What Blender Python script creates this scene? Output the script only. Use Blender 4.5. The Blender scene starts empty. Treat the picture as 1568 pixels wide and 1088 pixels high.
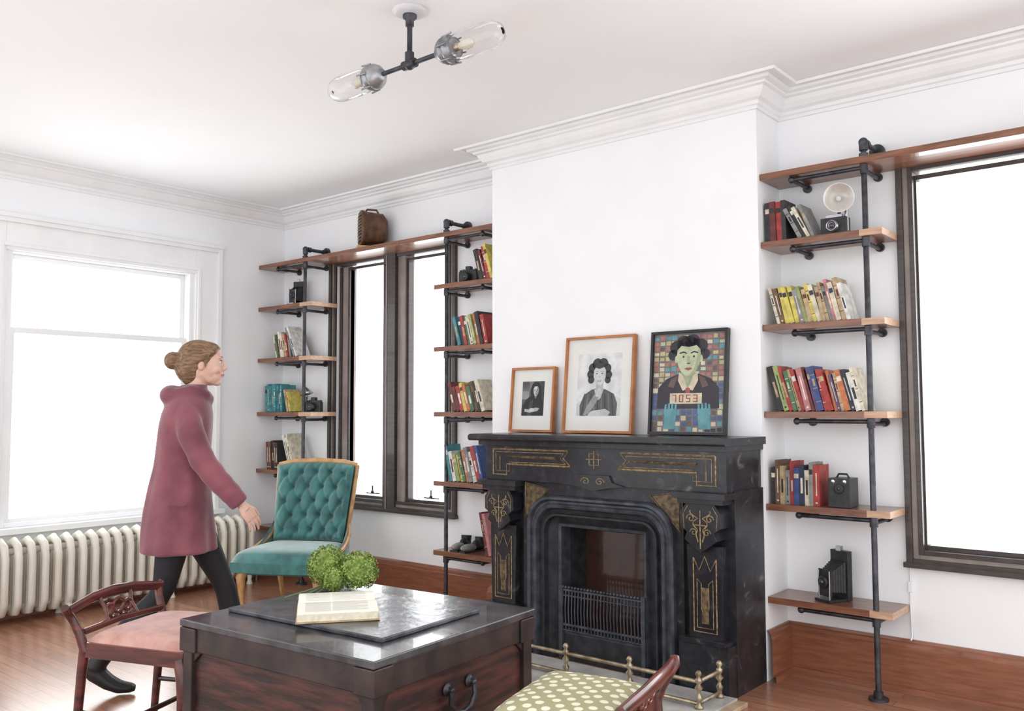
import bpy, math, random
from mathutils import Matrix, Vector
random.seed(7)
PI=math.pi
# ------------------------------------------------------------------ helpers
def lin(c):
    return tuple(((x/255)/12.92 if x/255<=.04045 else ((x/255+.055)/1.055)**2.4) for x in c)
MATS={}
def mat(name,rgb,rough=.5,metal=0.,rgb2=None,scale=8.,bump=0.,stretch=(1,1,1),detail=4.,lo=.35,hi=.65,coat=0.,trans=0.,sheen=0.,alpha=1.,ior=1.45):
    if name in MATS: return MATS[name]
    m=bpy.data.materials.new(name);m.use_nodes=True
    nt=m.node_tree;b=nt.nodes['Principled BSDF']
    c=lin(rgb)+(1,);c2=lin(rgb2)+(1,) if rgb2 else tuple(x*.8 for x in c[:3])+(1,)
    tc=nt.nodes.new('ShaderNodeTexCoord');mp=nt.nodes.new('ShaderNodeMapping');mp.inputs['Scale'].default_value=stretch
    nz=nt.nodes.new('ShaderNodeTexNoise');nz.inputs['Scale'].default_value=scale;nz.inputs['Detail'].default_value=detail
    cr=nt.nodes.new('ShaderNodeValToRGB');cr.color_ramp.elements[0].position=lo;cr.color_ramp.elements[1].position=hi
    cr.color_ramp.elements[0].color=c2;cr.color_ramp.elements[1].color=c
    nt.links.new(tc.outputs['Object'],mp.inputs[0]);nt.links.new(mp.outputs[0],nz.inputs['Vector'])
    nt.links.new(nz.outputs['Fac'],cr.inputs[0]);nt.links.new(cr.outputs[0],b.inputs['Base Color'])
    b.inputs['Roughness'].default_value=rough;b.inputs['Metallic'].default_value=metal
    b.inputs['Coat Weight'].default_value=coat;b.inputs['Transmission Weight'].default_value=trans
    b.inputs['Sheen Weight'].default_value=sheen;b.inputs['IOR'].default_value=ior;b.inputs['Alpha'].default_value=alpha
    if bump:
        bp=nt.nodes.new('ShaderNodeBump');bp.inputs['Strength'].default_value=bump;bp.inputs['Distance'].default_value=.01
        nt.links.new(nz.outputs['Fac'],bp.inputs['Height']);nt.links.new(bp.outputs[0],b.inputs['Normal'])
    MATS[name]=m;return m
class B:
    def __init__(s,name):
        s.name=name;s.v=[];s.f=[];s.fm=[];s.fs=[];s.m=[];s.M=Matrix.Identity(4)
    def mi(s,m):
        if m not in s.m: s.m.append(m)
        return s.m.index(m)
    def add(s,vs,fs,m,smooth=False):
        o=len(s.v);s.v+=[tuple(s.M@Vector(p)) for p in vs];k=s.mi(m)
        for f in fs: s.f.append([i+o for i in f]);s.fm.append(k);s.fs.append(smooth)
    def box(s,c,d,m,R=None,taper=1.,inset=0.):
        x,y,z=[a/2 for a in d];vs=[]
        for sz,t in ((-1,1.),(1,taper)):
            for sx,sy in ((-1,-1),(1,-1),(1,1),(-1,1)):
                p=Vector((sx*x*t,sy*y*t,sz*z))
                if R is not None: p=R@p
                vs.append(tuple(p+Vector(c)))
        s.add(vs,[(3,2,1,0),(4,5,6,7),(0,1,5,4),(1,2,6,5),(2,3,7,6),(3,0,4,7)],m)
    def bb(s,x0,x1,y0,y1,z0,z1,m): s.box(((x0+x1)/2,(y0+y1)/2,(z0+z1)/2),(x1-x0,y1-y0,z1-z0),m)
    def tube(s,pts,r,m,n=12,closed=False,smooth=True):
        P=[Vector(p) for p in pts];N=len(P)
        rr=r if isinstance(r,(list,tuple)) else [r]*N
        T=[]
        for i in range(N):
            a=P[(i-1)%N] if (closed or i>0) else P[i];b=P[(i+1)%N] if (closed or i<N-1) else P[i]
            t=(b-a);T.append(t.normalized() if t.length>1e-9 else Vector((0,0,1)))
        up=Vector((0,0,1)) if abs(T[0].z)<.9 else Vector((1,0,0))
        nrm=(up-T[0]*up.dot(T[0])).normalized();vs=[]
        for i in range(N):
            nrm=(nrm-T[i]*nrm.dot(T[i]));nrm=nrm.normalized() if nrm.length>1e-6 else Vector((1,0,0))
            bn=T[i].cross(nrm)
            rx,ry=(rr[i] if isinstance(rr[i],(tuple,list)) else (rr[i],rr[i]))
            for k in range(n):
                a=2*PI*k/n;vs.append(tuple(P[i]+nrm*math.cos(a)*rx+bn*math.sin(a)*ry))
        fs=[];L=N if closed else N-1
        for i in range(L):
            for k in range(n):
                a=i*n+k;b=i*n+(k+1)%n;c=((i+1)%N)*n+(k+1)%n;d=((i+1)%N)*n+k
                fs.append((a,b,c,d))
        s.add(vs,fs,m,smooth)
        if not closed: s.add(vs[:n],[tuple(range(n))[::-1]],m);s.add(vs[-n:],[tuple(range(n))],m)
    def lathe(s,prof,o,ax,m,n=24,smooth=True):
        o=Vector(o);ax=Vector(ax).normalized()
        up=Vector((0,0,1)) if abs(ax.z)<.9 else Vector((1,0,0));a1=(up-ax*up.dot(ax)).normalized();a2=ax.cross(a1);vs=[]
        for r,h in prof:
            for k in range(n):
                t=2*PI*k/n;vs.append(tuple(o+ax*h+a1*(math.cos(t)*r)+a2*(math.sin(t)*r)))
        fs=[(i*n+k,i*n+(k+1)%n,(i+1)*n+(k+1)%n,(i+1)*n+k) for i in range(len(prof)-1) for k in range(n)]
        s.add(vs,fs,m,smooth)
    def ball(s,c,r,m,n=16,R=None):
        if not isinstance(r,(tuple,list)): r=(r,r,r)
        vs=[];k=n//2
        for i in range(k+1):
            a=PI*i/k
            for j in range(n):
                b=2*PI*j/n;p=Vector((r[0]*math.sin(a)*math.cos(b),r[1]*math.sin(a)*math.sin(b),r[2]*math.cos(a)))
                if R is not None:p=R@p
                vs.append(tuple(p+Vector(c)))
        s.add(vs,[(i*n+j,(i+1)*n+j,(i+1)*n+(j+1)%n,i*n+(j+1)%n) for i in range(k) for j in range(n)],m,True)
    def prism(s,pts,vec,m,smooth=False):
        n=len(pts);v=Vector(vec);vs=[tuple(p) for p in pts]+[tuple(Vector(p)+v) for p in pts]
        s.add(vs,[tuple(range(n)),tuple(range(2*n-1,n-1,-1))]+[(i,i+n,(i+1)%n+n,(i+1)%n) for i in range(n)],m,smooth)
    def loops(s,L,m,smooth=False,close=False,cap=False):
        n=len(L[0]);vs=[p for l in L for p in l];fs=[]
        for i in range(len(L)-1):
            for k in range(n if close else n-1):
                fs.append((i*n+k,i*n+(k+1)%n,(i+1)*n+(k+1)%n,(i+1)*n+k))
        s.add(vs,fs,m,smooth)
        if cap: s.add(L[0],[tuple(range(n))],m);s.add(L[-1],[tuple(range(n))],m)
    def grid(s,fn,nu,nv,m,smooth=True):
        vs=[fn(i/nu,j/nv) for i in range(nu+1) for j in range(nv+1)]
        s.add(vs,[(i*(nv+1)+j,(i+1)*(nv+1)+j,(i+1)*(nv+1)+j+1,i*(nv+1)+j+1) for i in range(nu) for j in range(nv)],m,smooth)
    def out(s,bevel=0.,parent=None,remesh=0.,smooth=0,recalc=True):
        me=bpy.data.meshes.new(s.name);me.from_pydata(s.v,[],s.f)
        for m in s.m: me.materials.append(m)
        me.polygons.foreach_set('material_index',s.fm);me.polygons.foreach_set('use_smooth',s.fs)
        if recalc:
            import bmesh
            bm=bmesh.new();bm.from_mesh(me);bmesh.ops.recalc_face_normals(bm,faces=bm.faces);bm.to_mesh(me);bm.free()
        me.update()
        ob=bpy.data.objects.new(s.name,me);bpy.context.scene.collection.objects.link(ob)
        if remesh:
            r=ob.modifiers.new('r','REMESH');r.mode='VOXEL';r.voxel_size=remesh;r.use_smooth_shade=True
            if smooth: q=ob.modifiers.new('s','SMOOTH');q.iterations=smooth;q.factor=.5
        if bevel:
            q=ob.modifiers.new('b','BEVEL');q.width=bevel;q.segments=2;q.limit_method='ANGLE';q.angle_limit=math.radians(50)
        if parent: ob.parent=parent
        return ob
def rotz(a): return Matrix.Rotation(a,4,'Z')
def TR(x,y,z=0,a=0): return Matrix.Translation((x,y,z))@rotz(a)
# ------------------------------------------------------------------ constants
XL,YW,YB,XBL,XBR=-6.314,4.532,4.253,-3.70,-1.888
ZC=3.04;XE=1.4;YE=-.7
# ------------------------------------------------------------------ materials
wall_m=mat('plaster_white',(246,247,249),.75,rgb2=(243,244,247),scale=3,bump=.02)
ceil_m=mat('ceiling_white',(247,249,250),.8,rgb2=(245,247,249),scale=2)
trim_w=mat('white_gloss_trim',(242,242,243),.35,rgb2=(236,237,238),scale=5)
wood_bb=mat('baseboard_wood',(150,94,68),.4,rgb2=(126,76,54),scale=6,stretch=(1,1,10),coat=.3)
dkbrown=mat('dark_window_wood',(70,60,57),.35,rgb2=(54,46,44),scale=10,stretch=(1,1,6),coat=.3)
ltframe=mat('window_sash_grey',(150,140,135),.4,rgb2=(132,121,116),scale=6,stretch=(2,2,1))
shelfw=mat('shelf_walnut',(138,92,68),.32,rgb2=(108,68,50),scale=7,stretch=(1,8,8),coat=.4)
shelfend_lit=mat('shelf_edge_sunlit',(204,168,140),.4,rgb2=(182,144,116),scale=9,stretch=(1,8,8),coat=.3)  # paler shelf wood: window light on the plank ends, painted as colour
pipe=mat('black_iron_pipe',(84,84,90),.4,.6,rgb2=(58,58,63),scale=20)
def floor_mat():
    m=bpy.data.materials.new('hardwood_floor');m.use_nodes=True;nt=m.node_tree;b=nt.nodes['Principled BSDF']
    tc=nt.nodes.new('ShaderNodeTexCoord');mp=nt.nodes.new('ShaderNodeMapping')
    br=nt.nodes.new('ShaderNodeTexBrick');br.inputs['Scale'].default_value=1.;br.inputs['Brick Width'].default_value=1.3;br.inputs['Row Height'].default_value=.07
    br.inputs['Mortar Size'].default_value=.0015;br.inputs['Color1'].default_value=lin((178,128,102))+(1,);br.inputs['Color2'].default_value=lin((150,103,80))+(1,);br.inputs['Mortar'].default_value=lin((88,58,45))+(1,)
    nz=nt.nodes.new('ShaderNodeTexNoise');nz.inputs['Scale'].default_value=5;nz.inputs['Detail'].default_value=6
    mp2=nt.nodes.new('ShaderNodeMapping');mp2.inputs['Scale'].default_value=(1,14,1)
    mx=nt.nodes.new('ShaderNodeMixRGB');mx.blend_type='MULTIPLY';mx.inputs[0].default_value=.6
    cr=nt.nodes.new('ShaderNodeValToRGB');cr.color_ramp.elements[0].color=(.5,.46,.44,1);cr.color_ramp.elements[1].color=(1,1,1,1);cr.color_ramp.elements[0].position=.3;cr.color_ramp.elements[1].position=.62
    L=nt.links.new
    L(tc.outputs['Object'],mp.inputs[0]);L(mp.outputs[0],br.inputs['Vector']);L(tc.outputs['Object'],mp2.inputs[0]);L(mp2.outputs[0],nz.inputs['Vector'])
    L(nz.outputs['Fac'],cr.inputs[0]);L(br.outputs['Color'],mx.inputs[1]);L(cr.outputs[0],mx.inputs[2]);L(mx.outputs[0],b.inputs['Base Color'])
    b.inputs['Roughness'].default_value=.30;b.inputs['Coat Weight'].default_value=.4;b.inputs['Coat Roughness'].default_value=.2
    return m
# ------------------------------------------------------------------ shell
o=B('floor');o.bb(XL-.3,XE,YE,YW+.3,-.1,0,floor_mat());o.out()
o=B('ceiling');o.bb(XL-.3,XE,YE,YW+.3,ZC,ZC+.1,ceil_m);o.out()
W=.16
o=B('wall_left');y0,y1,z0,z1=2.33,3.68,.58,2.45
o.bb(XL-W,XL,YE,y0,0,ZC,wall_m);o.bb(XL-W,XL,y1,YW+W,0,ZC,wall_m);o.bb(XL-W,XL,y0,y1,0,z0,wall_m);o.bb(XL-W,XL,y0,y1,z1,ZC,wall_m);o.out()
o=B('wall_back');
def wallwin(x0,x1,a,b,z0,z1):
    o.bb(x0,a,YW,YW+W,0,ZC,wall_m);o.bb(b,x1,YW,YW+W,0,ZC,wall_m);o.bb(a,b,YW,YW+W,0,z0,wall_m);o.bb(a,b,YW,YW+W,z1,ZC,wall_m)
wallwin(XL,XBL,-5.60,-4.33,.65,2.52);wallwin(XBR,XE,-1.25,.35,.65,2.52)
o.bb(XBL,-2.93,YB,YW+W,0,ZC,wall_m);o.bb(-2.33,XBR,YB,YW+W,0,ZC,wall_m);o.bb(-2.93,-2.33,YB,YW+W,.8,ZC,wall_m);o.bb(-2.93,-2.33,YW,YW+W,0,.8,wall_m)
o.out()
def sweep(name,path,prof,m,z0):
    P=[Vector((p[0],p[1])) for p in path];n=len(P);o=B(name);D=[]
    for i in range(n):
        def nr(a,b):
            d=(b-a).normalized();return Vector((d.y,-d.x))
        if i==0:k=nr(P[0],P[1])
        elif i==n-1:k=nr(P[-2],P[-1])
        else:
            a=nr(P[i-1],P[i]);b=nr(P[i],P[i+1]);k=(a+b)/(1+a.dot(b))
        D.append(k)
    o.loops([[(P[i].x+D[i].x*d,P[i].y+D[i].y*d,z0+h) for i in range(n)] for d,h in prof],m)
    return o.out()
wallpath=[(XL,YE),(XL,YW),(XBL,YW),(XBL,YB),(XBR,YB),(XBR,YW),(XE,YW)]
crown=[(0,-.135),(.012,-.135),(.014,-.118),(.022,-.112),(.024,-.095),(.045,-.085),(.062,-.062),(.072,-.04),(.09,-.034),(.092,-.024),(.118,-.018),(.12,-.0005)]
sweep('trim_1',wallpath,crown,trim_w,ZC)
sweep('trim_2',wallpath,[(.155,-.0005),(.157,-.012),(.175,-.014),(.18,-.0005)],trim_w,ZC)
bbp=[(0,.25),(.012,.25),(.016,.238),(.022,.232),(.024,.215),(.028,.21),(.03,.03),(.045,.028),(.047,0)]
sweep('baseboard_left',[(XL,YE),(XL,YW),(XBL,YW),(XBL,YB),(-3.44,YB)],bbp,wood_bb,0)
sweep('baseboard_back',[(XBR,YB),(XBR,YW),(XE,YW)],bbp,wood_bb,0)
def fr(o,ax,a0,a1,z0,z1,w,p0,p1,m,bot=True,top=True):
    def bx(a,b,c,d):
        if ax=='x': o.bb(a,b,p0,p1,c,d,m)
        else: o.bb(p0,p1,a,b,c,d,m)
    bx(a0,a0+w,z0,z1);bx(a1-w,a1,z0,z1)
    if top:bx(a0+w,a1-w,z1-w,z1)
    if bot:bx(a0+w,a1-w,z0,z0+w)
o=B('window_1')
fr(o,'y',2.11,3.89,.58,2.63,.20,XL,XL+.022,trim_w,bot=False)
fr(o,'y',2.09,3.91,.58,2.65,.035,XL,XL+.045,trim_w,bot=False)
fr(o,'y',2.27,3.73,.58,2.48,.025,XL,XL+.034,trim_w,bot=False)
o.bb(XL-.12,XL+.075,2.05,3.95,.545,.585,trim_w);o.bb(XL,XL+.025,2.11,3.89,.45,.545,trim_w)
o.bb(XL,XL+.06,2.08,3.92,2.645,2.675,trim_w)
fr(o,'y',2.33,3.68,.585,2.45,.03,XL-.13,XL-.0,trim_w)
fr(o,'y',2.36,3.65,1.88,2.42,.035,XL-.12,XL-.08,trim_w)
fr(o,'y',2.36,3.65,.60,1.92,.04,XL-.075,XL-.035,trim_w)
o.out(.003)
def brown_window(name,X0,X1,glasses):
    o=B(name);z0,z1=.607,2.584;g0z,g1z=.70,2.475
    fr(o,'x',X0,X1,z0,z1,.028,YW-.028,YW,dkbrown)
    fr(o,'x',X0+.028,X1-.028,z0+.028,z1-.028,.030,YW-.012,YW+.001,ltframe)
    o.bb(X0-.01,X1+.01,YW-.045,YW,z0-.012,z0+.012,dkbrown)
    fr(o,'x',X0+.055,X1-.055,z0+.05,z1-.05,.022,YW-.02,YW+.12,dkbrown)
    gl_=glasses
    edges=[X0+.07]+[e for g in gl_ for e in g]+[X1-.07]
    for a,b in ((edges[0],edges[1]),(edges[-2],edges[-1])):
        if b-a>.04: o.bb(a,b,YW+.03,YW+.09,g0z-.03,g1z+.03,ltframe);o.bb(a+.02,a+.045,YW+.015,YW+.03,g0z-.03,g1z+.03,dkbrown)
    for a,b in gl_:
        fr(o,'x',a-.022,b+.022,g0z-.022,g1z+.022,.022,YW+.02,YW+.07,dkbrown)
        o.tube([(b-.20,YW+.01,g0z+.02),(b-.05,YW+.01,g0z+.02)],.005,pipe,8)
        o.ball((b-.12,YW-.0,g0z+.03),.014,pipe,10);o.tube([(b-.12,YW,g0z+.03),(b-.12,YW,g0z+.08)],.006,pipe,8)
        for zz in (z0+.38,z1-.52): o.tube([(b+.03,YW+.01,zz),(b+.03,YW+.01,zz+.07)],.009,pipe,8)
    for i in range(len(gl_)-1):
        m0=gl_[i][1]+.022;m1=gl_[i+1][0]-.022
        o.bb(m0,m0+.13,YW-.03,YW+.10,z0,z1-.03,dkbrown);o.bb(m0+.13,m1,YW+.0,YW+.10,z0+.03,z1-.03,ltframe)
        o.bb(m0+.03,m0+.045,YW-.034,YW-.03,z0,z1-.03,ltframe)
    o.out(.002)
brown_window('window_2',-5.68,-4.27,[(-5.47,-5.04),(-4.79,-4.41)])
brown_window('window_3',-1.285,.38,[(-1.20,.30)])
o=B('wall_cable');o.tube([(-1.275,YW-.006,.59),(-1.277,YW-.006,.40),(-1.273,YW-.012,.27),(-1.273,YW-.03,.25)],.004,trim_w,8);o.box((-1.275,YW-.008,.50),(.016,.014,.05),trim_w);o.out()
# ------------------------------------------------------------------ pipe bookshelves
ZS=[2.565,2.21,1.783,1.341,.876,.414]
def shelf_unit(name,x0,x1,xp,top0,top1,pside):
    o=B(name);yf=4.275;th=.032;yp=4.31
    for i,z in enumerate(ZS):
        a,b=(top0,top1) if i==0 else (x0,x1)
        o.bb(a,b,yf,YW-.003,z-th,z,shelfw)
        e=b if pside>0 else a
        if i: o.bb(e-.001,e+.001,yf,YW-.004,z-th,z,shelfend_lit)
        if pside>0 and i: o.bb(xp-.02,b,yf-.0015,yf,z-th,z,shelfend_lit)  # front edge near the end, also coloured as if sunlit
        zz=z-th-.017
        o.tube([(xp,yp,zz-.03),(xp,yp,zz+.015)],.019,pipe,14)
        xe=xp-.36 if xp-.36>x0 else xp+.33
        if i==0 and pside<0: xe=xp+.33
        o.tube([(xp,yp,zz),(xe,yp,zz),(xe,yp+.02,zz),(xe,YW-.03,zz)],.0105,pipe,10)
        o.ball((xe,yp,zz),.018,pipe,12)
        o.tube([(xp,yp,zz-.012),(xp,YW-.03,zz-.012)],.0105,pipe,10)
        for xx in (xe,xp): o.tube([(xx,YW-.02,zz-.005),(xx,YW-.002,zz-.005)],.022,pipe,14)
    o.tube([(xp,yp,0.02),(xp,yp,ZS[0]+.06),(xp,yp+.012,ZS[0]+.075),(xp,YW-.02,ZS[0]+.075)],.0135,pipe,14)
    o.tube([(xp,yp,ZS[0]+.035),(xp,yp,ZS[0]+.07)],.021,pipe,14);o.ball((xp,yp,ZS[0]+.075),.023,pipe,14)
    o.tube([(xp,yp+.02,ZS[0]+.075),(xp,yp+.05,ZS[0]+.075)],.021,pipe,14)
    o.tube([(xp,YW-.05,ZS[0]+.075),(xp,YW-.02,ZS[0]+.075)],.019,pipe,14);o.tube([(xp,YW-.02,ZS[0]+.075),(xp,YW-.002,ZS[0]+.075)],.038,pipe,18)
    o.tube([(xp,yp,ZS[0]+.0),(xp,yp,ZS[0]+.02)],.022,pipe,14)
    o.tube([(xp,yp,0),(xp,yp,.012)],.045,pipe,20);o.tube([(xp,yp,.012),(xp,yp,.04)],.022,pipe,14)
    o.out(.0015)
shelf_unit('pipe_bookshelf',XL+.003,-5.60,-5.73,XL+.003,-4.6,1)
shelf_unit('pipe_bookshelf',-4.25,XBL-.003,-4.165,-4.598,XBL-.003,-1)
shelf_unit('pipe_bookshelf',XBR+.003,-1.285,-1.37,XBR+.003,.6,1)
# ------------------------------------------------------------------ books
def bm(n,c): return mat('book_'+n,c,.5,rgb2=tuple(int(x*.82) for x in c),scale=30)
BC=dict(red=(176,66,62),dred=(112,54,52),blue=(70,88,142),navy=(54,60,84),teal=(72,144,150),yel=(222,206,106),org=(204,124,82),cream=(228,218,196),
 white=(234,232,226),black=(54,52,54),green=(84,124,92),lgreen=(162,174,112),brown=(118,90,68),grey=(148,148,146),purp=(106,84,122),tan=(194,170,134),pink=(204,138,140))
BM={k:bm(k,c) for k,c in BC.items()}
page=mat('book_pages',(232,224,204),.8,rgb2=(214,204,182),scale=60)
def books(x0,z,seq,phi=0.,h=(.17,.23),th=(.016,.036),yf=4.30,dep=.15,name='row_of_books'):
    o=B(name);x=x0
    for k,cn in enumerate(seq.split()):
        m=BM[cn];t=random.uniform(*th);H=random.uniform(*h);d=dep*random.uniform(.88,1.02)
        p=math.radians(phi*random.uniform(.85,1.12) if phi else 0);c=math.cos(p)
        o.M=Matrix.Translation((x,yf+random.uniform(0,.012),z+.0006))@Matrix.Rotation(-p,4,'Y')
        cv=.0025
        o.bb(0,cv,0,d,0,H,m);o.bb(t-cv,t,0,d,0,H,m);o.bb(cv,t-cv,0,cv*1.2,0,H,m);o.bb(cv,t-cv,cv*1.2,d-.004,.003,H-.004,page)
        lab=BM[random.choice(['cream','tan','cream','white','black'])] if cn not in('cream','white','yel','tan') else BM[random.choice(['dred','black','navy'])]
        s_=random.random()
        if s_<.35: o.bb(t*.28,t*.72,-.0006,0,H*.3,H*.3+H*random.uniform(.25,.45),lab)
        elif s_<.6: o.bb(t*.08,t*.92,-.0006,0,H*.72,H*.84,lab)
        elif s_<.8:
            for q in (.2,.5,.8): o.bb(t*.05,t*.95,-.0006,0,H*q,H*q+.003,lab)
            o.bb(t*.3,t*.7,-.0006,0,H*.56,H*.72,lab)
        else: o.bb(t*.4,t*.6,-.0006,0,H*.25,H*.8,lab);o.bb(t*.3,t*.7,-.0006,0,H*.06,H*.1,lab)
        x+=t/max(c,.5)+.0012
    o.M=Matrix.Identity(4);o.out()
    return x
books(-1.87,ZS[1],'black dred red black',2,(.20,.24),(.022,.03));books(-1.70,ZS[1],'grey black cream grey',26,(.17,.20),(.014,.022))
books(-1.82,ZS[2],'cream brown yel yel yel grey lgreen tan yel cream tan tan grey pink cream tan white',14,(.17,.22),(.014,.026))
books(-1.82,ZS[3],'black lgreen red green tan red pink dred purp blue red red org purp tan org navy white cream',15,(.18,.235),(.014,.029))
books(-1.87,ZS[4],'black brown tan grey red blue navy cream grey red',0,(.17,.22),(.018,.03))
books(-6.10,ZS[2],'cream green red white cream tan red grey',14,(.18,.22),(.018,.03));books(-5.86,ZS[2],'grey white',28,(.26,.28),(.02,.03))
books(-6.24,ZS[3],'teal teal teal teal teal teal navy teal',3,(.20,.23),(.022,.036));books(-5.94,ZS[3],'tan yel',18,(.16,.2),(.016,.022))
books(-6.20,ZS[4],'dred brown black dred black',6,(.2,.27),(.02,.035));books(-5.90,ZS[4],'white cream cream',22,(.28,.31),(.02,.035))
books(-3.86,ZS[1],'black dred red yel',16,(.2,.25),(.022,.032))
books(-4.05,ZS[2],'teal navy red green cream lgreen org black red',15,(.19,.23),(.022,.034))
books(-4.10,ZS[3],'dred dred red yel org green brown black cream',17,(.17,.22),(.026,.036))
books(-4.12,ZS[4],'teal white lgreen yel green org grey white red blue',16,(.18,.25),(.022,.034))
books(-3.80,ZS[5],'dred pink',12,(.26,.30),(.02,.03))
# ------------------------------------------------------------------ fireplace
marble=mat('black_marble',(34,34,38),.28,rgb2=(24,24,27),scale=5)
nt=marble.node_tree
b=nt.nodes['Principled BSDF'];vz=nt.nodes.new('ShaderNodeTexNoise');vz.inputs['Scale'].default_value=11;vz.inputs['Detail'].default_value=10;vz.inputs['Distortion'].default_value=1.2
vr=nt.nodes.new('ShaderNodeValToRGB');e=vr.color_ramp.elements;e[0].position=.45;e[0].color=lin((36,36,41))+(1,);e[1].position=.80;e[1].color=lin((120,116,112))+(1,)
k_=e.new(.64);k_.color=lin((50,50,55))+(1,)
tc=nt.nodes.new('ShaderNodeTexCoord');nt.links.new(tc.outputs['Object'],vz.inputs['Vector']);nt.links.new(vz.outputs['Fac'],vr.inputs[0]);nt.links.new(vr.outputs[0],b.inputs['Base Color'])
gold=mat('gilt_incision',(176,150,110),.55,.1,rgb2=(112,94,68),scale=60)
golddk=mat('gilt_panel',(128,108,78),.55,.1,rgb2=(72,60,48),scale=40)
iron=mat('cast_iron',(86,90,98),.38,.4,rgb2=(60,63,70),scale=18)
irondk=mat('firebox_iron',(58,58,62),.5,.2,rgb2=(38,38,42),scale=18)
brick=mat('firebox_brown',(78,50,42),.2,rgb2=(46,30,27),scale=4,coat=.5)
o=B('marble_fireplace')
def arch(cx,w,h,r,y,n=8,z0=0.0):
    p=[(cx-w,y,z0),(cx-w,y,(z0+h-r)/2)]
    for k in range(n+1):
        a=PI-PI/2*k/n;p.append((cx-w+r+r*math.cos(a),y,h-r+r*math.sin(a)))
    for k in range(n+1):
        a=PI/2-PI/2*k/n;p.append((cx+w-r+r*math.cos(a),y,h-r+r*math.sin(a)))
    p+=[(cx+w,y,(z0+h-r)/2),(cx+w,y,z0)];return p
CX=-2.655
YBF=YB-.001
FX0,FX1=-3.42,-1.89
o.bb(FX0,-3.16,3.93,YBF,0,.96,marble);o.bb(-2.15,FX1,3.93,YBF,0,.96,marble)
o.bb(FX0+.01,FX1-.01,3.865,YBF,.955,1.165,marble)
o.bb(-3.45,-1.885,3.84,YBF,1.15,1.178,marble)
o.prism([(-3.49,3.80,1.178),(-3.49,YBF,1.178),(-3.49,YBF,1.215),(-3.49,3.805,1.215),(-3.49,3.79,1.205),(-3.49,3.79,1.188)],(1.62,0,0),marble)
def gl(pts,y,r=.003,m=gold): o.tube([(a,y,c) for a,c in pts],r,m,4,smooth=False)
for px in (-3.29,-2.025):
    o.bb(px-.13,px+.13,3.85,3.95,0,.24,marble);o.bb(px-.12,px+.12,3.84,3.95,.24,.262,marble)
    o.prism([(px-.085,3.875,.262),(px+.085,3.875,.262),(px+.095,3.875,.70),(px-.095,3.875,.70)],(0,.06,0),marble)
    sh=[(px-.075,.90),(px-.105,.86),(px-.105,.79),(px-.07,.765),(px-.085,.73),(px-.03,.69),(px,.67),(px+.03,.69),(px+.085,.73),(px+.07,.765),(px+.105,.79),(px+.105,.86),(px+.075,.90)]
    o.prism([(a,3.835,c) for a,c in sh],(0,.1,0),marble)
    o.bb(px-.12,px+.12,3.83,3.95,.90,.925,marble);o.bb(px-.14,px+.14,3.81,3.95,.925,.955,marble)
    g=lambda pts,y,r=.0036,m=gold:o.tube([(px+a,y,c) for a,c in pts],r,m,4,smooth=False)
    g([(-.06,.29),(-.06,.64),(-.03,.58),(0,.65),(.03,.58),(.06,.64),(.06,.29),(-.06,.29)],3.874)
    g([(-.042,.31),(-.042,.54),(-.02,.52),(-.02,.40),(0,.36),(.02,.40),(.02,.52),(.042,.54),(.042,.31),(-.042,.31)],3.874,.0025)
    o.bb(px-.018,px+.018,3.8725,3.876,.33,.5,golddk)
    for sg in (-1,1):
        g([(sg*(.012+.045*t/20*abs(math.sin(t*.42))),.72+.15*t/20) for t in range(21)],3.834)
        g([(sg*(.05+.022*math.cos(t*.6)*(1-t/16)),.83+.022*math.sin(t*.6)*(1-t/16)) for t in range(14)],3.834,.003)
        g([(sg*(.035+.02*math.cos(t*.6)*(1-t/16)),.765+.02*math.sin(t*.6)*(1-t/16)) for t in range(14)],3.834,.003)
        g([(sg*.085,.78),(sg*.09,.85),(sg*.065,.89)],3.834,.002)
    g([(0,.69),(0,.87)],3.834);g([(-.03,.8),(.03,.8)],3.834)
yh=3.864
for sg in (-1,1):
    for k,(e,r) in enumerate(((0,.0055),(.020,.0028))):
        x_=lambda t:CX+sg*t
        gl([(x_(.70-e),1.130-e*.8),(x_(.165+e*1.6),1.130-e*.8),(x_(.20+e),1.088),(x_(.15+e*1.6),1.045+e*.6),(x_(.60-e),1.045+e*.6),(x_(.60-e),.985+e),(x_(.70-e),.985+e),(x_(.70-e),1.130-e*.8)],yh,r)
    gl([(x_(.245),1.088),(x_(.60),1.088)],yh,.008,golddk);gl([(x_(.65),1.09),(x_(.65),1.01)],yh,.006,golddk)
    o.prism([(CX+sg*.485,3.898,.94),(CX+sg*.485,3.898,.76),(CX+sg*.33,3.898,.915)],(0,-.002,0),golddk)
    gl([(CX+sg*.49,.945),(CX+sg*.49,.75),(CX+sg*.32,.918),(CX+sg*.49,.945)],3.896,.003)
gl([(CX-.05,1.09),(CX+.05,1.09)],yh);gl([(CX,1.04),(CX,1.135)],yh)
gl([(CX-.03,1.06),(CX+.03,1.06),(CX+.03,1.12),(CX-.03,1.12),(CX-.03,1.06)],yh,.003)
o.prism([(CX-.20,3.85,.955),(CX-.12,3.85,.975),(CX-.1,3.85,1.01),(CX+.1,3.85,1.01),(CX+.12,3.85,.975),(CX+.20,3.85,.955),(CX+.1,3.85,.945),(CX,3.85,.925),(CX-.1,3.85,.945)],(0,.05,0),marble)
for sg in (-1,1): gl([(CX+sg*(.045+.03*math.cos(t*.55)*(1-t/18)),.975+.022*math.sin(t*.55)*(1-t/18)) for t in range(16)],3.849,.003)
o.loops([arch(CX,.505,.957,.004,3.90),arch(CX,.46,.885,.16,3.90)],marble)
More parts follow.
